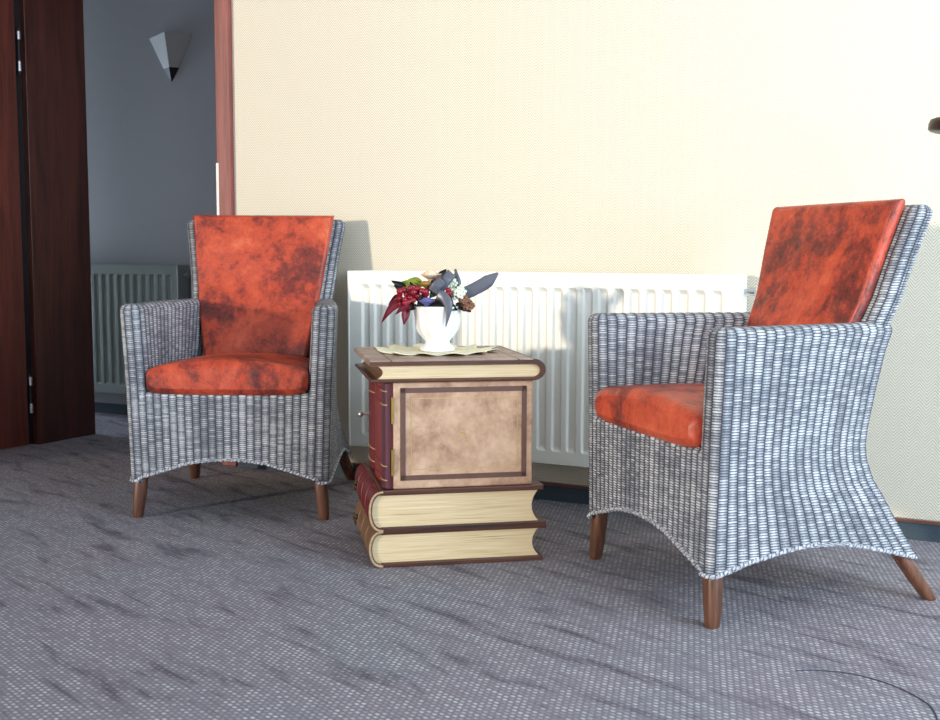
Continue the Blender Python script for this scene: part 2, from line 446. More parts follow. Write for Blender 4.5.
def ribbed(P, UV, amp=.0011):
    """push the surface out between stakes"""
    du = np.gradient(P, axis=1); dv = np.gradient(P, axis=0)
    N = np.cross(du, dv); N /= np.linalg.norm(N, axis=2)[..., None]+1e-9
    h = amp*(np.abs(np.sin(PI*UV[..., 0]/RIB))-.5)
    return P+N*h[..., None]

def u_path(z, side):
    """plan outline of one arm at height z, from the outer rear corner round the front to the inner rear"""
    x1, y1 = xR(z), yR(z); xf = xF(z); w = .072; xi = xf-w; xri = xR(z)-.052; yri = yR(z)-.050
    r = .028; pts = []
    n1 = 110
    ax = np.linspace(0, 1, n1)
    # slight outward belly along the side
    for a in ax:
        pts.append((x1+(xf-x1)*a+.010*math.sin(PI*a), y1+(YF+r-y1)*a))
    for t in np.linspace(0, PI/2, 10)[1:]: pts.append((xf-r+r*math.cos(t), YF+r-r*math.sin(t)))
    for a in np.linspace(0, 1, 8)[1:]: pts.append((xf-r-(w-2*r)*a, YF))
    for t in np.linspace(0, PI/2, 10)[1:]: pts.append((xi+r-r*math.sin(t), YF+r-r*math.cos(t)))
    for a in np.linspace(0, 1, 100)[1:]: pts.append((xi+(xri-xi)*a+.004*math.sin(PI*a), YF+r+(yri-YF-r)*a))
    return np.array(pts)
NFACE = 110+9+7           # columns of the path that also run down to the floor edge
def arm_mesh(side):
    mb = MB()
    ref = u_path(.45, side)
    u = np.concatenate([[0], np.cumsum(np.linalg.norm(np.diff(ref, axis=0), axis=1))])
    NC = len(ref); zt = ARM-.022
    rows = 80
    def put(cols, z0f, z1, rows):
        P = np.zeros((rows, len(cols), 3)); UV = np.zeros((rows, len(cols), 2))
        for j, c in enumerate(cols):
            z0 = z0f(c)
            for i, a in enumerate(np.linspace(0, 1, rows)):
                z = z0+(z1-z0)*a; PATH = paths[round(z/.004)]
                P[i, j] = (PATH[c][0], PATH[c][1], z); UV[i, j] = (u[c], z)
        return P, UV
    paths = {k: u_path(k*.004, side) for k in range(20, 170)}
    def lower(c):
        x, y = ref[c]
        if c < 110: return zb_side(yR(.12)+(YF-yR(.12))*c/109.)
        return min(zb_side(YF), zb_front(min(x, .303)))
    Pa, Ua = put(list(range(NFACE)), lower, zt, rows)
    Pb, Ub = put(list(range(NFACE-1, NC)), lambda c: SEAT-.03, zt, 40)
    # rounded arm top
    cap = u_path(zt, side)
    spine = np.zeros_like(cap)
    w = .072
    for c in range(NC):
        x, y = cap[c]
        f = float(np.clip((y-YF)/(yR(zt)-YF), 0, 1))
        xo = xF(zt)+(xR(zt)-xF(zt))*f; wi = .072+(.052-.072)*f
        sx = xo-wi/2+.004*math.sin(PI*f); spine[c] = (sx, max(y, YF+.034))
    R = 10; Pc = np.zeros((R+1, NC, 3)); Uc = np.zeros((R+1, NC, 2)); r = .022
    for c in range(NC):
        d = spine[c]-cap[c]; L = np.linalg.norm(d)+1e-9; d = d/L; rr = min(r, L)
        for i in range(R+1):
            if i < R:
                th = PI/2*i/(R-1); q = cap[c]+d*rr*(1-math.cos(th)); z = zt+.022*math.sin(th); vv = zt+.03*i/(R-1)
            else: q = spine[c]; z = ARM+.001; vv = zt+.03+L-rr
            Pc[i, c] = (q[0], q[1], z); Uc[i, c] = (u[c], vv)
    for P, U in ((Pa, Ua), (Pb, Ub), (Pc, Uc)):
        P = ribbed(P, U)
        if side < 0: P[..., 0] *= -1
        mb.grid(P, U, flip=side < 0)
    return mb

def front_mesh():
    mb = MB()
    xs = np.linspace(-1, 1, 130); rows = 40
    P = np.zeros((rows+6, 130, 3)); U = np.zeros((rows+6, 130, 2))
    for j, q in enumerate(xs):
        x = q*(xF(SEAT)-.044); z0 = zb_front(q*(xF(.14)-.044))
        for i in range(rows):
            z = z0+(SEAT-.012-z0)*i/(rows-1)
            P[i, j] = (q*(xF(z)-.044), YF+.0005, z); U[i, j] = (x+.0127, z)
        for i in range(6):
            th = PI/2*(i+1)/6
            P[rows+i, j] = (x, YF+.0005+.012*(1-math.cos(th)), SEAT-.012+.012*math.sin(th)); U[rows+i, j] = (x+.0127, SEAT-.012+.003*i)
    mb.grid(ribbed(P, U), U)
    # shallow return behind the rim
    xs = xs*(xF(SEAT)-.044)
    Q = np.array([[(x, YF+.0125, SEAT) for x in xs], [(x, YF+.03, SEAT-.004) for x in xs]])
    mb.grid(Q, np.array([[(x, SEAT) for x in xs], [(x, SEAT+.018) for x in xs]]))
    return mb

def back_mesh():
    mb = MB(); T = .062; r = .024
    def loop(z, shrink=0.0, zz=None):
        w = xR(z)-.0015-shrink; y1 = yR(z)-shrink; y0 = yR(z)-T+shrink
        if z < .64: w -= .001
        q = max(.004, r-shrink*.6)
        pts = []
        def arc(cx, cy, a0, n=7):
            for a in np.linspace(a0, a0+PI/2, n): pts.append((cx+q*math.cos(a), cy+q*math.sin(a)))
        def seg(p, q_, n):
            for a in np.linspace(0, 1, n)[1:-1]: pts.append((p[0]+(q_[0]-p[0])*a, p[1]+(q_[1]-p[1])*a))
        arc(w-q, y1-q, 0); seg((w-q, y1), (-w+q, y1), 110)
        arc(-w+q, y1-q, PI/2); seg((-w, y1-q), (-w, y0+q), 8)
        arc(-w+q, y0+q, PI); seg((-w+q, y0), (w-q, y0), 110)
        arc(w-q, y0+q, 1.5*PI); seg((w, y0+q), (w, y1-q), 8)
        return np.array(pts)
    ref = loop(.75); N = len(ref)
    u = np.concatenate([[0], np.cumsum(np.linalg.norm(np.diff(ref, axis=0), axis=1))])
    zs = list(np.linspace(0, 1, 120)); ztop = .895
    P = np.zeros((len(zs)+9, N, 3)); U = np.zeros((len(zs)+9, N, 2))
    def zb(j):
        x = ref[j][0]; return float(np.interp(abs(x), [0,.1,.2,.27], [.155,.148,.125,.112]))
    paths = {k: loop(k*.004) for k in range(20, 240)}
    for j in range(N):
        z0 = zb(j)
        for i, a in enumerate(zs):
            z = z0+(ztop-z0)*a; k = z/.004; k0 = int(k); f = k-k0
            p = paths[k0][j]*(1-f)+paths[k0+1][j]*f
            P[i, j] = (p[0], p[1], z); U[i, j] = (u[j], z)
    for i in range(9):
        th = PI/2*(i+1)/9; rr = .024
        z = ztop+rr*math.sin(th); sh = rr*(1-math.cos(th))
        p = loop(ztop+rr*math.sin(th)*.6, sh)
        for j in range(N): P[len(zs)+i, j] = (p[j][0], p[j][1], z); U[len(zs)+i, j] = (u[j], ztop+.004*(i+1))
    P = ribbed(P, U)
    mb.grid(P, U, cu=False)
    mb.grid(np.stack([P[:, -1], P[:, 0]], 1), np.stack([U[:, -1], U[:, -1]+[[.004, 0]]], 1))
    mb.fan(P[-1])
    return mb

def slab(w0, w1, zlo, zhi, front, thick, rnd=.016, bulge=.012, nx=36, nz=40, wf=None):
    """upholstered slab standing in x-z, closed, rounded edges; front(z)->y of its rear face"""
    mb = MB()
    prof = []
    k = 6
    for i in range(k+1): prof.append((rnd*(1-math.sin(PI/2*i/k)), thick/2-rnd*0-(thick/2)*0+0, i))
    pts = {}
    def surf(a, b, s_):
        # a across -1..1, b up 0..1; s_ = +1 front, -1 rear
        z = zlo+(zhi-zlo)*b; w = (w0+(w1-w0)*b) if wf is None else wf(z)
        ex = min(1, (1-abs(a))*w/rnd); ez = min(1, min(b, 1-b)*(zhi-zlo)/rnd)
        e = math.sqrt(max(0, 1-(1-ex)**2))*math.sqrt(max(0, 1-(1-ez)**2))
        y = front(z)-thick/2-s_*(thick/2*e)-(bulge*(1-a*a)*(1-(2*b-1)**2) if s_ > 0 else 0)
        return (a*w, y, z)
    ed = lambda n: np.sort(np.unique(np.concatenate([np.linspace(0, 1, n), [.003, .008, .015, .025, .04, .96, .975, .985, .992, .997]])))
    A = ed(nx)*2-1; B = ed(nz)
    F = np.array([[surf(a, b, 1) for a in A] for b in B]); Bk = np.array([[surf(a, b, -1) for a in A] for b in B])
    mb.grid(F); mb.grid(Bk, flip=True)
    return mb, F, A, B

def make_chair(label):
    root = thing('wicker_armchair', label, 'armchair', group='wicker armchairs against the herringbone wall')
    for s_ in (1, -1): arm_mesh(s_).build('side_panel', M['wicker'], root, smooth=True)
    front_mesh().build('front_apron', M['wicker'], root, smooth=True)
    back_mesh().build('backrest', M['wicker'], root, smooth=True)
    # woven seat deck under the cushion
    xs = np.linspace(-.245, .245, 20); ys = np.linspace(YF+.02, .12, 20)
    D = np.array([[(x, y, .366) for x in xs] for y in ys])
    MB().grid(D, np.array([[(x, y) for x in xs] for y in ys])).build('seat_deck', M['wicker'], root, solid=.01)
    # braided lower edge
    br = MB()
    path = []
    for a in np.linspace(0, 1, 70): 
        y = yR(.115)+(YF+.028-yR(.115))*a; z = zb_side(y)
        path.append((xR(z)+(xF(z)-xR(z))*a+.010*math.sin(PI*a)+.001, y, z))
    for t_ in np.linspace(0, PI/2, 8)[1:]: path.append((.303-.028+.029*math.cos(t_), YF+.028-.029*math.sin(t_), .1155))
    fx = np.linspace(.27, -.27, 80)
    fpath = [(x, YF-.001, zb_front(x)) for x in fx]
    whole = path+fpath+[(-p[0], p[1], p[2]) for p in path[::-1]]
    wp = np.array(whole)
    L = np.concatenate([[0], np.cumsum(np.linalg.norm(np.diff(wp, axis=0), axis=1))])
    s2 = np.arange(0, L[-1], .004); rp = np.stack([np.interp(s2, L, wp[:, i]) for i in range(3)], 1)
    for ph in (0, PI):
        tw = rp.copy(); Tn = np.gradient(rp, axis=0); Tn /= np.linalg.norm(Tn, axis=1)[:, None]
        side_ = np.cross(Tn, [0, 0, 1]); side_ /= np.linalg.norm(side_, axis=1)[:, None]; upv = np.cross(side_, Tn)
        a = s2/.036*2*PI+ph
        tw += side_*(.0022*np.cos(a))[:, None]+upv*(.0022*np.sin(a))[:, None]
        br.tube(tw, .0036, 7)
    rear = [(x, yR(float(np.interp(abs(x), [0,.1,.2,.27], [.155,.148,.125,.112])))+.001, float(np.interp(abs(x), [0,.1,.2,.27], [.155,.148,.125,.112]))) for x in np.linspace(-.275, .275, 60)]
    br.tube(rear, .0055, 7)
    br.build('braided_edge', M['braid'], root, smooth=True)
    # legs
    def leg(top, foot, r0, r1):
        top, foot = np.array(top), np.array(foot); mb = MB(); P = []
        for a, k in ((-.12, .9), (0, 1), (.3, 1.0), (.6, .95), (.85, .84), (.97, .75), (1, .66)):
            c = top+(foot-top)*a; r = r0*k if a <= 0 else r0+(r1/.7-r0)*0+ (r0*(k-1)); r = r0*k
            ring = []
            for j in range(16):
                t_ = 2*PI*j/16; q = (abs(math.cos(t_))**3.2+abs(math.sin(t_))**3.2)**(-1/3.2)
                ring.append((c[0]+r*q*math.cos(t_), c[1]+r*q*math.sin(t_), c[2]))
            P.append(ring)
        mb.grid(P, None, cu=True); mb.fan(P[0], True); mb.fan(P[-1])
        return mb
    for s_ in (1, -1):
        leg((s_*.274, -.262, .125), (s_*.286, -.2675, 0.0), .0195, .015).build('leg', M['leg'], root, smooth=True)
        leg((s_*.260, .250, .108), (s_*.281, .3226, 0.0), .0195, .015).build('leg', M['leg'], root, smooth=True)
    # seat cushion: rounded box lying on the deck
    def sc_w(y): return float(np.interp(y, [-.29, .08], [.2465, .188]))
    mb = MB(); ny, nx, nr = 44, 44, 8
    y0, y1 = -.304, .085; z0, z1 = .381, .470
    ringN = []
    for i in range(ny):
        a = i/(ny-1); y = y0+(y1-y0)*a
        e = math.sqrt(max(0, 1-(1-min(1, (y-y0)/.03))**2)) if y-y0 < .03 else 1
        e = max(.0, e); w = sc_w(y)
        hc = (z0+z1)/2-.004; hh = (z1-z0)/2*(.55+.45*e) if i else (z1-z0)/2*.5
        ww = w-(.018*(1-e))
        ring = []
        for j in range(64):
            t_ = 2*PI*j/64; n_ = 5.5
            q = (abs(math.cos(t_))**n_+abs(math.sin(t_))**n_)**(-1/n_)
            X_, Z_ = q*math.cos(t_), q*math.sin(t_)
            crown = .022*(1-X_*X_)*(1 if Z_ > 0 else 0)*math.sin(PI*min(1, .25+.75*a))**.5 if a < 1 else 0
            ring.append((ww*X_, y, hc+hh*Z_+(crown if Z_ > 0 else 0)*max(0, Z_)))
        ringN.append(ring)
    mb.grid(ringN, None, cu=True, flip=True); mb.fan(ringN[0]); mb.fan(ringN[-1], True)
    sc = mb.build('seat_cushion', M['leather'], root, smooth=True)
    # back cushion: tapered slab leaning on the backrest, its foot tucked behind the seat cushion
    rear = lambda z: yR(max(z, .47))-.062-.0015-(max(0, .47-z)*.1)
    wf = lambda z: float(np.interp(z, [.42, .47, .64, .935], [.166, .174, .203, .243]))
    sl, F, A, B = slab(.17, .243, .425, .932, rear, .034, .012, .007, wf=wf)
    bc = sl.build('back_cushion', M['leather'], root, smooth=True, weld=True)
    edge = []
    na, nb = len(A), len(B)
    ix = lambda i, j: tuple(F[i][j]+np.array([0, .0035, 0]))
    ia, ib = 4, 4
    for i in range(ib, nb-ib): edge.append(ix(i, ia-1))
    for j in range(ia, na-ia): edge.append(ix(nb-ib, j))
    for i in range(nb-ib, ib, -1): edge.append(ix(i, na-ia))
    MB().tube(edge, .0032, 6).build('piping', M['leather'], bc, smooth=True)
    return root

def dup(o, parent=None):
    c = o.copy(); COL.objects.link(c); c.parent = parent
    for ch in o.children: dup(ch, c)
    return c
ch1 = make_chair('grey wicker armchair with red leather cushions by the doorway, facing forward, left of the cabinet')
ch2 = dup(ch1)
ch1.location = (-2.1998, -.436, 0); ch1.rotation_euler[2] = math.radians(23.78)
ch2.location = (-.5581, -.6136, 0); ch2.rotation_euler[2] = math.radians(-44.42)
ch2['label'] = 'grey wicker armchair with orange leather cushions turned sideways, nearest the camera, right of the cabinet'

# ------------------------------------------------------------------ cabinet made like stacked books
TA = math.radians(37.2); TX, TY = -1.2597, -.8183
cab = thing('book_cabinet', 'small side cabinet shaped like a stack of old leather books between the two armchairs', 'side table', (TX, TY, 0), TA)
D0, D1 = .0, .405
def book_pages(xl, xr, z0, z1, name='page_block', fore='right', conc=.018):
    pl = []; n = 12
    if fore == 'right':
        for i in range(n+1):
            a = i/n; pl.append((xr-conc*math.sin(PI*a)**.8, z0+(z1-z0)*a))
        pl += [(xl, z1), (xl, z0)]
    else:
        pl = [(xr, z0), (xr, z1)]
        for i in range(n+1):
            a = 1-i/n; pl.append((xl+conc*math.sin(PI*a)**.8, z0+(z1-z0)*a))
    return MB().prism(pl[::-1], D0+.004, D1-.004, 'y').build(name, M['pages'], cab)
# covers
def board(x0, x1, z0, z1, mat, name='cover_board', y0=D0-.006, y1=D1+.006):
    return MB().box(x0, x1, y0, y1, z0, z1).build(name, mat, cab, bevel=.003)
board(-.192, .236, 0, .012, M['brown_cover'])
board(-.192, .244, .086, .105, M['brown_cover'])
board(-.192, .236, .188, .202, M['brown_cover'])
book_pages(-.187, .226, .012, .086)
book_pages(-.187, .224, .105, .188)
# rounded spines of the two lower books are drawer fronts on the left side
def spine(z0, z1, mat, bulge=.034, t=.006):
    zc, h = (z0+z1)/2, (z1-z0)/2; n = 16
    out = []; inn = []
    for i in range(n+1):
        a = -PI/2+PI*i/n
        out.append((-.187-bulge*math.cos(a)**.75 if abs(math.cos(a)) > 1e-6 else -.187, zc+h*math.sin(a)))
        inn.append((-.187-(bulge-t)*math.cos(a)**.75 if abs(math.cos(a)) > 1e-6 else -.187, zc+(h-t)*math.sin(a)))
    return out, inn
for z0, z1, mt, nm in ((.004, .094, 'olive', 'lower drawer with a brown rounded spine front'), (.097, .197, 'burgundy', 'upper drawer with a burgundy rounded spine front')):
    out, inn = spine(z0, z1, mt)
    dr = MB().prism(out+inn[::-1], D0-.004, D1+.004, 'y').build('drawer', M[mt], cab, smooth=False)
    dr['label'] = nm
    MB().prism(inn, D0+.004, D1-.004, 'y').build('page_end', M['pages'], dr)
    # gilt headband lip along the front curve, raised bands across the spine
    MB().tube([(p[0], D0-.005, p[1]) for p in out], .0032, 8).build('headband', M['headband'], dr, smooth=True)
    for yb in (.10, .20, .30):
        MB().tube([(p[0]-.0005, yb, p[1]) for p in out[1:-1]], .003, 8).build('raised_band', M[mt], dr, smooth=True)
    zc = (z0+z1)/2
    pk = MB().sphere((-.224, .325, zc+.008), .008, 12, 8)
    pk.tube([(-.230+.009*math.cos(a)*.35, .325+.011*math.sin(a), zc-.002-.011*math.cos(a)) for a in np.linspace(0, 2*PI, 20)], .0022, 8)
    pk.build('ring_pull', M['dark_brass'], dr, smooth=True)
# carcass and door
MB().box(-.160, .207, .004, D1-.006, .202, .478).build('carcass', M['tan'], cab, bevel=.004)
fb = MB()
bx0, bx1, bz0, bz1, bw = -.141, .190, .224, .463, .013
for q in ((bx0, bx1, bz1-bw, bz1), (bx0, bx1, bz0, bz0+bw), (bx0, bx0+bw, bz0, bz1), (bx1-bw, bx1, bz0, bz1)):
    fb.box(q[0], q[1], .0022, .006, q[2], q[3])
b1 = fb.build('tooled_border', M['border'], cab); b1['label'] = 'dark brown tooled border on the tan leather side'
fi = MB(); ix0, ix1, iz0, iz1 = -.114, .166, .251, .436
for q in ((ix0, ix1, iz1-.0018, iz1), (ix0, ix1, iz0, iz0+.0018), (ix0, ix0+.0018, iz0, iz1), (ix1-.0018, ix1, iz0, iz1)):
    fi.box(q[0], q[1], .003, .006, q[2], q[3])
for k in range(8):
    a = 2*PI*k/8; fi.sphere((.021+.0065*math.cos(a), .0035, .340+.0065*math.sin(a)), .0026, 8, 5, (1,.4,1))
fi.sphere((.021, .0035, .340), .0035, 8, 5, (1,.4,1))
fi.build('gilt_tooling', M['gilt'], cab)
door = MB().box(-.168, -.1605, .006, D1-.008, .204, .476).build('door', M['burgundy'], cab)
door['label'] = 'door faced with three upright burgundy, red and plum book spines'
for y0, y1, mt in ((.0, .068, 'purple'), (.070, .250, 'red'), (.252, .395, 'burgundy')):
    n = 12; yc, h = (y0+y1)/2, (y1-y0)/2; b = min(.018, h*.6)
    pl = [(-.168-b*math.cos(a)**.8 if abs(math.cos(a)) > 1e-6 else -.168, yc+h*math.sin(a)) for a in np.linspace(-PI/2, PI/2, n)]
    sp_ = MB().prism(pl[::-1], .205, .475, 'z').build('book_spine', M[mt], door)
    for zz in (.226, .262, .420, .455):
        MB().tube([(p[0]-.0006, p[1], zz) for p in pl[1:-1]], .0016, 6).build('spine_band', M['gilt'] if mt != 'red' else M['red'], door, smooth=True)
kb = MB().tube([(-.180, .372, .345), (-.200, .372, .345)], .003, 8).sphere((-.207, .372, .345), .0085, 12, 8)
kb.build('knob', M['chrome'], door, smooth=True)
for z0, z1 in ((.372, .440), (.238, .306)):
    hg = MB().lathe([(.004, z0), (.0042, z1)], 12, (-.1615, .0005, 0)).box(-.1615, -.1575, .0005, .0045, z0, z1)
    hg.build('hinge', M['brass'], cab)
# top book lying with its spine on the right
board(-.218, .205, .478, .4875, M['brown_cover'], y0=-.010, y1=D1+.010)
board(-.220, .205, .520, .534, M['top'], 'table_top', y0=-.010, y1=D1+.010)
eb = MB().box(-.2205, .205, -.0112, -.0095, .5215, .532)
eb.build('top_edge', M['brown_cover'], cab)
pl = []; n = 14; zc = .50375; h = .01625
for i in range(n+1):
    a = i/n; pl.append((-.200+.014*math.sin(PI*a)**.8, .520-(.0325)*a))
for i in range(n+1):
    a = -PI/2+PI*i/n; pl.append((.205+.019*math.cos(a), zc+h*math.sin(a)))
MB().prism(pl, D0-.002, D1+.002, 'y').build('page_block', M['pages'], cab)
fe = []
for i in range(n+1):
    a = i/n; fe.append((-.2005+.014*math.sin(PI*a)**.8, .520-(.0325)*a))
ip = [(p[0]+.001, p[1]) for p in fe]
MB().prism(fe+ip[::-1], D0-.001, D1+.001, 'y').build('fore_edge', M['olive'], cab)
out = []; inn = []
for i in range(n+1):
    a = -PI/2+PI*i/n
    out.append((.204+.033*math.cos(a), .506+.028*math.sin(a))); inn.append((.204+.0195*math.cos(a), zc+.0165*math.sin(a)))
MB().prism(out+inn[::-1], -.010, D1+.010, 'y').build('top_spine', M['brown_cover'], cab, smooth=False)

def tw(x, y, z):
    return (TX+x*math.cos(TA)-y*math.sin(TA), TY+x*math.sin(TA)+y*math.cos(TA), z)
# ------------------------------------------------------------------ doily, vase, flowers
mb = MB(); N = 96; rr = [0, .04, .08, .105, .125, .140, .150]
P = []
rr = [q*1.06 for q in rr]
for i, r in enumerate(rr):
    ring = []
    for j in range(N):
        a = 2*PI*j/N; k = 1+(.085*math.cos(12*a)+.02*math.cos(5*a+1))*(r/.15)**3
        ring.append((r*k*math.cos(a), r*k*math.sin(a)*.95, .0012+(.0034*(1+math.cos(12*a+.6)))*(r/.15)**4))
    P.append(ring)
mb.grid(P, None, cu=True)
doily = mb.build('doily', M['crochet'], None, smooth=True, solid=.0016)
tag(doily, 'cream crocheted doily with scalloped edge under the white vase on the cabinet top', 'doily')
doily.location = tw(-.008, .235, .5347); doily.rotation_euler = (0, 0, TA+.2)

VC = (-.008, .225)
vase = thing('vase', 'white fluted ceramic footed vase standing on the cream doily', 'vase', tw(VC[0], VC[1], .5375), TA)
lob = lambda a, z: 1+.028*math.cos(12*a)*(1 if .035 < z < .118 else .35)
prof = [(.0, .0), (.044, .0), (.0475, .003), (.047, .009), (.040, .015), (.034, .021), (.033, .027), (.040, .036), (.052, .050), (.0585, .064), (.0615, .080), (.063, .100), (.066, .116), (.0685, .122), (.0665, .124), (.062, .119), (.0585, .100), (.054, .07), (.03, .04), (0, .036)]
MB().lathe(prof, 96, fn=lob).build('bowl', M['ceramic'], vase, smooth=True)

fl = thing('flower_arrangement', 'artificial bouquet of wine leaves, berries, roses and grey ribbon in the white vase', 'flowers', tw(VC[0], VC[1], .640), TA-math.radians(11))
# local x is to the camera's right, y away, z up from .640
MB().sphere((0, 0, .012), .052, 20, 10, (1,1,.55)).build('moss_base', M['foam'], fl, smooth=True)
def leafm(base, tip, width, sag=.0, bulge=.008, twist=0., n=10, m=5, shape=.6):
    base, tip = np.array(base, float), np.array(tip, float); d = tip-base; L = np.linalg.norm(d); d /= L
    vdir = np.array([0, -1., 0]); s_ = np.cross(d, vdir); s_ /= np.linalg.norm(s_)+1e-9; nn = np.cross(s_, d)
    P = []
    for i in range(n+1):
        a = i/n; w = width*(math.sin(PI*min(1, a**shape))**.8+.03)
        c = base+d*L*a+np.array([0, 0, sag*math.sin(PI*a)])
        th = twist*a
        row = []
        for j in range(m):
            b = -1+2*j/(m-1)
            row.append(c+(s_*math.cos(th)+nn*math.sin(th))*w*b+nn*bulge*(1-b*b)*-1)
        P.append(row)
    return MB().grid(P)
def leaf(name, mat, *a, **k):
    return leafm(*a, **k).build(name, M[mat], fl, smooth=True, solid=.0012, sub=1)
# drooping wine leaves, left
leaf('wine_leaf', 'wine', (-.085, -.035, .030), (-.151, -.045, -.024), .013, sag=.020)
leaf('wine_leaf', 'wine', (-.082, -.04, .020), (-.090, -.05, -.028), .012, sag=.0, twist=.5)
leaf('wine_leaf', 'wine', (-.09, -.02, .04), (-.135, -.01, .022), .010, sag=.012)
# crimson berries
for k in range(26):
    x = -.098+.07*(k % 7)/6+random.uniform(-.004, .004); 
    z = .030+.034*((k//7)/3)+.012*(k % 7)/6+random.uniform(-.004, .004); y = -.045+random.uniform(-.012, .02)
    MB().sphere((x, y, z), random.uniform(.0070, .0098), 10, 7).build('berry', M['berry'], fl, smooth=True)
# lime and dark leaves, upper left
leaf('lime_leaf', 'lime', (-.045, -.02, .060), (-.105, -.01, .084), .017, sag=.006)
leaf('lime_leaf', 'lime', (-.04, -.01, .075), (-.082, .0, .092), .012, sag=.006)
leaf('dark_leaf', 'darkleaf', (-.085, -.02, .070), (-.126, -.02, .090), .010, twist=.6)
leaf('dark_leaf', 'darkleaf', (-.090, -.03, .060), (-.118, -.03, .078), .008)
def rose(name, mat, c, r, n=5, tilt=(0,0,0)):
    mb = MB(); c = np.array(c)
    for ring in range(3):
        q = r*(.45+.28*ring)
        for k in range(n):
            a0 = 2*PI*k/n+ring*.6; P = []
            for i in range(6):
                b = i/5; row = []
                for j in range(6):
                    a = a0+(j/5-.5)*1.9; rad = q*(.35+.65*math.sin(PI/2*b))*(1+.06*math.sin(3*a)); 
                    row.append(c+np.array([rad*math.cos(a), rad*math.sin(a), r*(.95-.22*ring)*(b-.35)]))
                P.append(row)
            mb.grid(P)
    mb.sphere(c, r*.42, 10, 7)
    o = mb.build(name, M[mat], fl, smooth=True, solid=.001); return o
rose('rose', 'rose', (-.018, -.012, .100), .028)
rose('rose', 'rose', (-.062, -.03, .066), .015)
rose('mustard_flower', 'mustard', (-.030, -.045, .078), .020)
rose('mustard_flower', 'mustard', (-.010, -.05, .064), .013)
rose('blue_flower', 'blue', (-.028, -.055, .032), .022)
rose('pink_flower', 'dried', (.006, -.02, .094), .016)
def cluster(name, mat, c, r, n, pr):
    mb = MB()
    for k in range(n):
        t_ = math.acos(1-2*(k+.5)/n); f = k*2.39996
        p = (c[0]+r*math.sin(t_)*math.cos(f), c[1]+r*math.sin(t_)*math.sin(f), c[2]+r*math.cos(t_)*.85)
        for q in range(4):
            a = q*PI/2+k; mb.sphere((p[0]+pr*.7*math.cos(a), p[1]+pr*.35*math.sin(k), p[2]+pr*.7*math.sin(a)), pr*.62, 7, 5)
    return mb.build(name, M[mat], fl, smooth=True)
cluster('white_hydrangea', 'hyd', (.058, -.035, .058), .015, 14, .008)
cluster('white_hydrangea', 'hyd', (.038, -.03, .084), .011, 10, .007)
cluster('white_hydrangea', 'hyd', (.030, -.03, .098), .008, 8, .006)
cluster('dried_flower', 'dried', (.082, -.03, .024), .013, 14, .007)
cluster('dried_flower', 'dried', (.072, -.04, .040), .010, 12, .006)
for p in ((.030, -.055, .066), (.034, -.058, .058), (.026, -.057, .056)):
    MB().sphere(p, .0075, 10, 7).build('berry', M['berry'], fl, smooth=True)
leaf('dark_leaf', 'darkleaf', (.0, -.05, .050), (.022, -.05, .085), .012)
leaf('dark_leaf', 'darkleaf', (.055, -.02, .080), (.048, -.01, .118), .008)
leaf('dark_leaf', 'darkleaf', (.00, -.052, .052), (.028, -.055, .040), .014)
leaf('dark_leaf', 'darkleaf', (-.01, -.01, .085), (.025, .0, .122), .012)
for bx, tx_, wd in (((-.06,-.02,.03), (-.075,-.05,.012), .012), ((-.03,-.05,.045), (-.055,-.06,.022), .012), ((.02,-.05,.03), (.055,-.06,.012), .012), ((.05,-.04,.03), (.092,-.04,.006), .010), ((-.02,-.04,.06), (-.012,-.05,.092), .011), ((.0,-.055,.07), (-.02,-.06,.045), .012), ((.045,-.04,.05), (.082,-.035,.062), .009), ((-.055,-.035,.055), (-.075,-.03,.088), .009)):
    leaf('dark_leaf', 'darkleaf', bx, tx_, wd, twist=.5)
for bx, tx_, wd in (((-.07,-.05,.026), (-.112,-.06,.0), .009), ((.02,-.06,.055), (.044,-.065,.028), .009)):
    leaf('wine_leaf', 'wine', bx, tx_, wd, sag=.006)
MB().sphere((.090, -.02, .075), .004, 8, 6).tube([(.06, -.02, .05), (.075, -.02, .068), (.090, -.02, .075)], .001, 6).build('bud', M['darkleaf'], fl, smooth=True)
def strip(pts, w, name='ribbon', wv=(0,1,0)):
    pts = np.array(pts, float); t_ = np.linspace(0, 1, len(pts)); tt = np.linspace(0, 1, 26)
    c = np.stack([np.interp(tt, t_, pts[:, i]) for i in range(3)], 1)
    for _ in range(6): c[1:-1] = (c[:-2]+2*c[1:-1]+c[2:])/4
    T = np.gradient(c, axis=0); T /= np.linalg.norm(T, axis=1)[:, None]
    P = []
    for i in range(len(c)):
        s_ = np.cross(T[i], wv); s_ /= np.linalg.norm(s_)+1e-9
        wi = w(tt[i]) if callable(w) else w
        P.append([c[i]+s_*wi*b+np.array([0, -.002*(1-b*b), 0]) for b in (-1, -.5, 0, .5, 1)])
    return MB().grid(P).build(name, M['ribbon'], fl, smooth=True, solid=.0009)
strip([(.05, -.03, .050), (.085, -.03, .060), (.130, -.03, .084), (.165, -.025, .112)], lambda t: .0175*(1-.85*max(0, t-.75)/.25) if t > .1 else .009)
strip([(.0, -.058, .055), (.018, -.066, .050), (.032, -.070, .030), (.031, -.072, .005), (.024, -.071, -.032)], lambda t: .013*(1-max(0, t-.45)/.56)+.0006)
strip([(.0, -.05, .060), (.016, -.058, .082), (.030, -.056, .100), (.040, -.04, .112)], .014)
strip([(-.012, -.06, .062), (-.002, -.066, .078), (.016, -.064, .092)], .014)
strip([(.055, -.03, .062), (.058, -.03, .090), (.048, -.02, .122)], lambda t: .009*(1-.8*t)+.001)

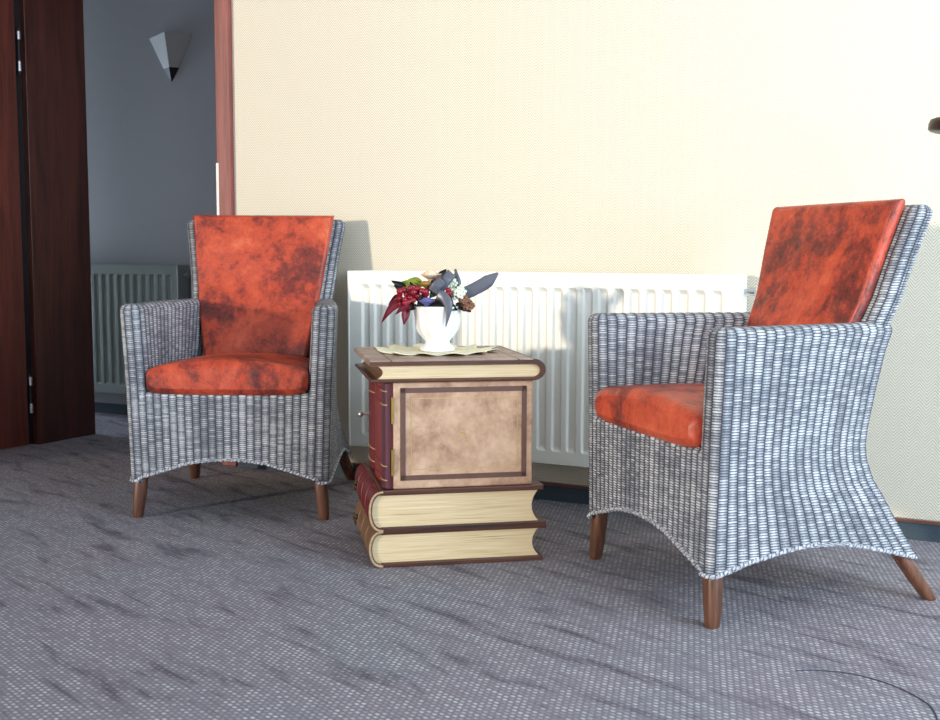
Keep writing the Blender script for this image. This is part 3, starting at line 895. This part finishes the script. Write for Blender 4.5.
# ------------------------------------------------------------------ corridor sconce
sc = thing('wall_sconce', 'grey wedge shaped wall sconce with black tip high on the corridor wall', 'wall lamp', (-3.585, CY, 0))
W_, Z1, Z0, ZT = .130, 1.815, 1.668, 1.606
def ringz(z):
    k = float(np.interp(z, [ZT, Z0, Z1], [.02, .36, 1.0])); return [(-W_*k, -.002, z), (.050*k, -.100*k-.002, z), (W_*k, -.002, z)]
top, mid, tip = ringz(Z1), ringz(Z0), ringz(ZT)
def hull(a, b, top_closed):
    mb = MB(); v = a+b
    mb.add(v, [(0,1,4,3), (1,2,5,4), (2,0,3,5), (0,2,1)])
    if top_closed: mb.add(b, [(0,1,2)])
    return mb
hull(mid, top, True).build('shade', M['sconce_glass'], sc, bevel=.002)
hull(tip, mid, True).build('tip', M['sconce_dark'], sc, bevel=.001)

# ------------------------------------------------------------------ reading lamp, mostly outside the frame on the right
lx, ly = .33, -.33
lamp = thing('reading_lamp', 'dark brown reading lamp with round head, cut by the right edge above the right armchair', 'lamp', (lx, ly, 0))
MB().lathe([(.0, 0), (.13, 0), (.132, .006), (.128, .014), (.02, .02), (.0, .021)], 40).build('base', M['lamp_brown'], lamp, smooth=False, bevel=.001)
MB().tube([(0, 0, .018), (0, 0, 1.15)], .010, 14).build('pole', M['lamp_brown'], lamp, smooth=True)
MB().tube([(0, 0, 1.14), (-.06, 0, 1.185), (-.2, 0, 1.165), (-.37, .0, 1.138)], .007, 12).build('arm', M['lamp_brown'], lamp, smooth=True)
hx = -.44
head = MB().lathe([(.0, .022), (.066, .020), (.078, .014), (.081, .004), (.080, -.010), (.075, -.014), (.070, -.0145)], 44).build('lamp_head', M['lamp_brown'], lamp, smooth=True)
MB().lathe([(.0, -.006), (.045, -.008), (.0702, -.0142)], 40).build('lens', M['lens'], head, smooth=True)
head.location = (hx-.004, 0, 1.113); head.rotation_euler = (0, math.radians(8), 0)
# thin cord curling on the carpet in the lower right corner
cp = np.array([(-.335,-1.185),(-.318,-1.174),(-.294,-1.163),(-.248,-1.151),(-.212,-1.156),(-.173,-1.169),(-.136,-1.194),(-.112,-1.218),(-.094,-1.239),(-.082,-1.267),(-.076,-1.297),(-.071,-1.331),(-.06,-1.42),(-.02,-1.55),(.08,-1.7)])
t0 = np.linspace(0, 1, len(cp)); t1 = np.linspace(0, 1, 90)
cc = np.stack([np.interp(t1, t0, cp[:, i]) for i in range(2)], 1)
for _ in range(8): cc[1:-1] = (cc[:-2]+2*cc[1:-1]+cc[2:])/4
cord = MB().tube([(x, y, .0013) for x, y in cc], .0012, 8).build('cord', M['cable'], None, smooth=True)
tag(cord, 'thin dark cord curling over the carpet in the lower right corner', 'cord')

# ------------------------------------------------------------------ light
def area(name, loc, rot, sx, sy, power, colr):
    l = bpy.data.lights.new(name, 'AREA'); l.shape = 'RECTANGLE'; l.size = sx; l.size_y = sy; l.energy = power; l.color = colr
    o = bpy.data.objects.new(name, l); COL.objects.link(o); o.location = loc; o.rotation_euler = rot
    return o
az, el = math.radians(68), math.radians(5)
d = Vector((math.cos(az)*math.cos(el), math.sin(az)*math.cos(el), -math.sin(el)))
sl = bpy.data.lights.new('sun', 'SUN'); sl.energy = 2.15; sl.angle = math.radians(3); sl.color = (1.0, .87, .69)
so = bpy.data.objects.new('sun', sl); COL.objects.link(so); so.rotation_euler = d.to_track_quat('-Z', 'Y').to_euler()
so.location = (-6, -9, 3)
area('daylight_behind', (-3.4, YB-.02, 1.35), (PI/2, 0, 0), 4.8, 2.3, 30, (.86, .92, 1.0))
area('daylight_right', (XR+.01, -2.2, 1.45), (PI/2, 0, PI/2), 2.7, 1.8, 218, (.70, .86, 1.0))
area('corridor_fill', (XL+.02, (DT+CY)/2, .65), (PI/2, 0, -PI/2), .45, 1.2, 42, (.66, .80, 1.0))  # added fill to brighten the corridor; its end wall has no window
w = bpy.data.worlds.new('sky'); S.world = w; w.use_nodes = True
bg = w.node_tree.nodes['Background']; bg.inputs[0].default_value = (.55, .70, .95, 1); bg.inputs[1].default_value = .6

# ------------------------------------------------------------------ camera
fw = Vector((-0.43578073, 0.8949717, -0.0955029)); rt = Vector((0.89891214, 0.43811188, 0.00386523)); up = Vector((-0.04530023, 0.08416433, 0.99542165))
cd = bpy.data.cameras.new('camera'); cd.sensor_width = 36; cd.sensor_fit = 'HORIZONTAL'; cd.lens = 1100.387*36/940; cd.clip_start = .05
co = bpy.data.objects.new('camera', cd); COL.objects.link(co)
mw = Matrix((( rt.x, up.x, -fw.x, 0.0), (rt.y, up.y, -fw.y, -3.31899977), (rt.z, up.z, -fw.z, 0.80176856), (0, 0, 0, 1)))
co.matrix_world = mw
S.camera = co
vs = S.view_settings; vs.view_transform = 'Standard'; vs.look = 'None'; vs.gamma = 1; vs.exposure = -0.06; vs.use_curve_mapping = False
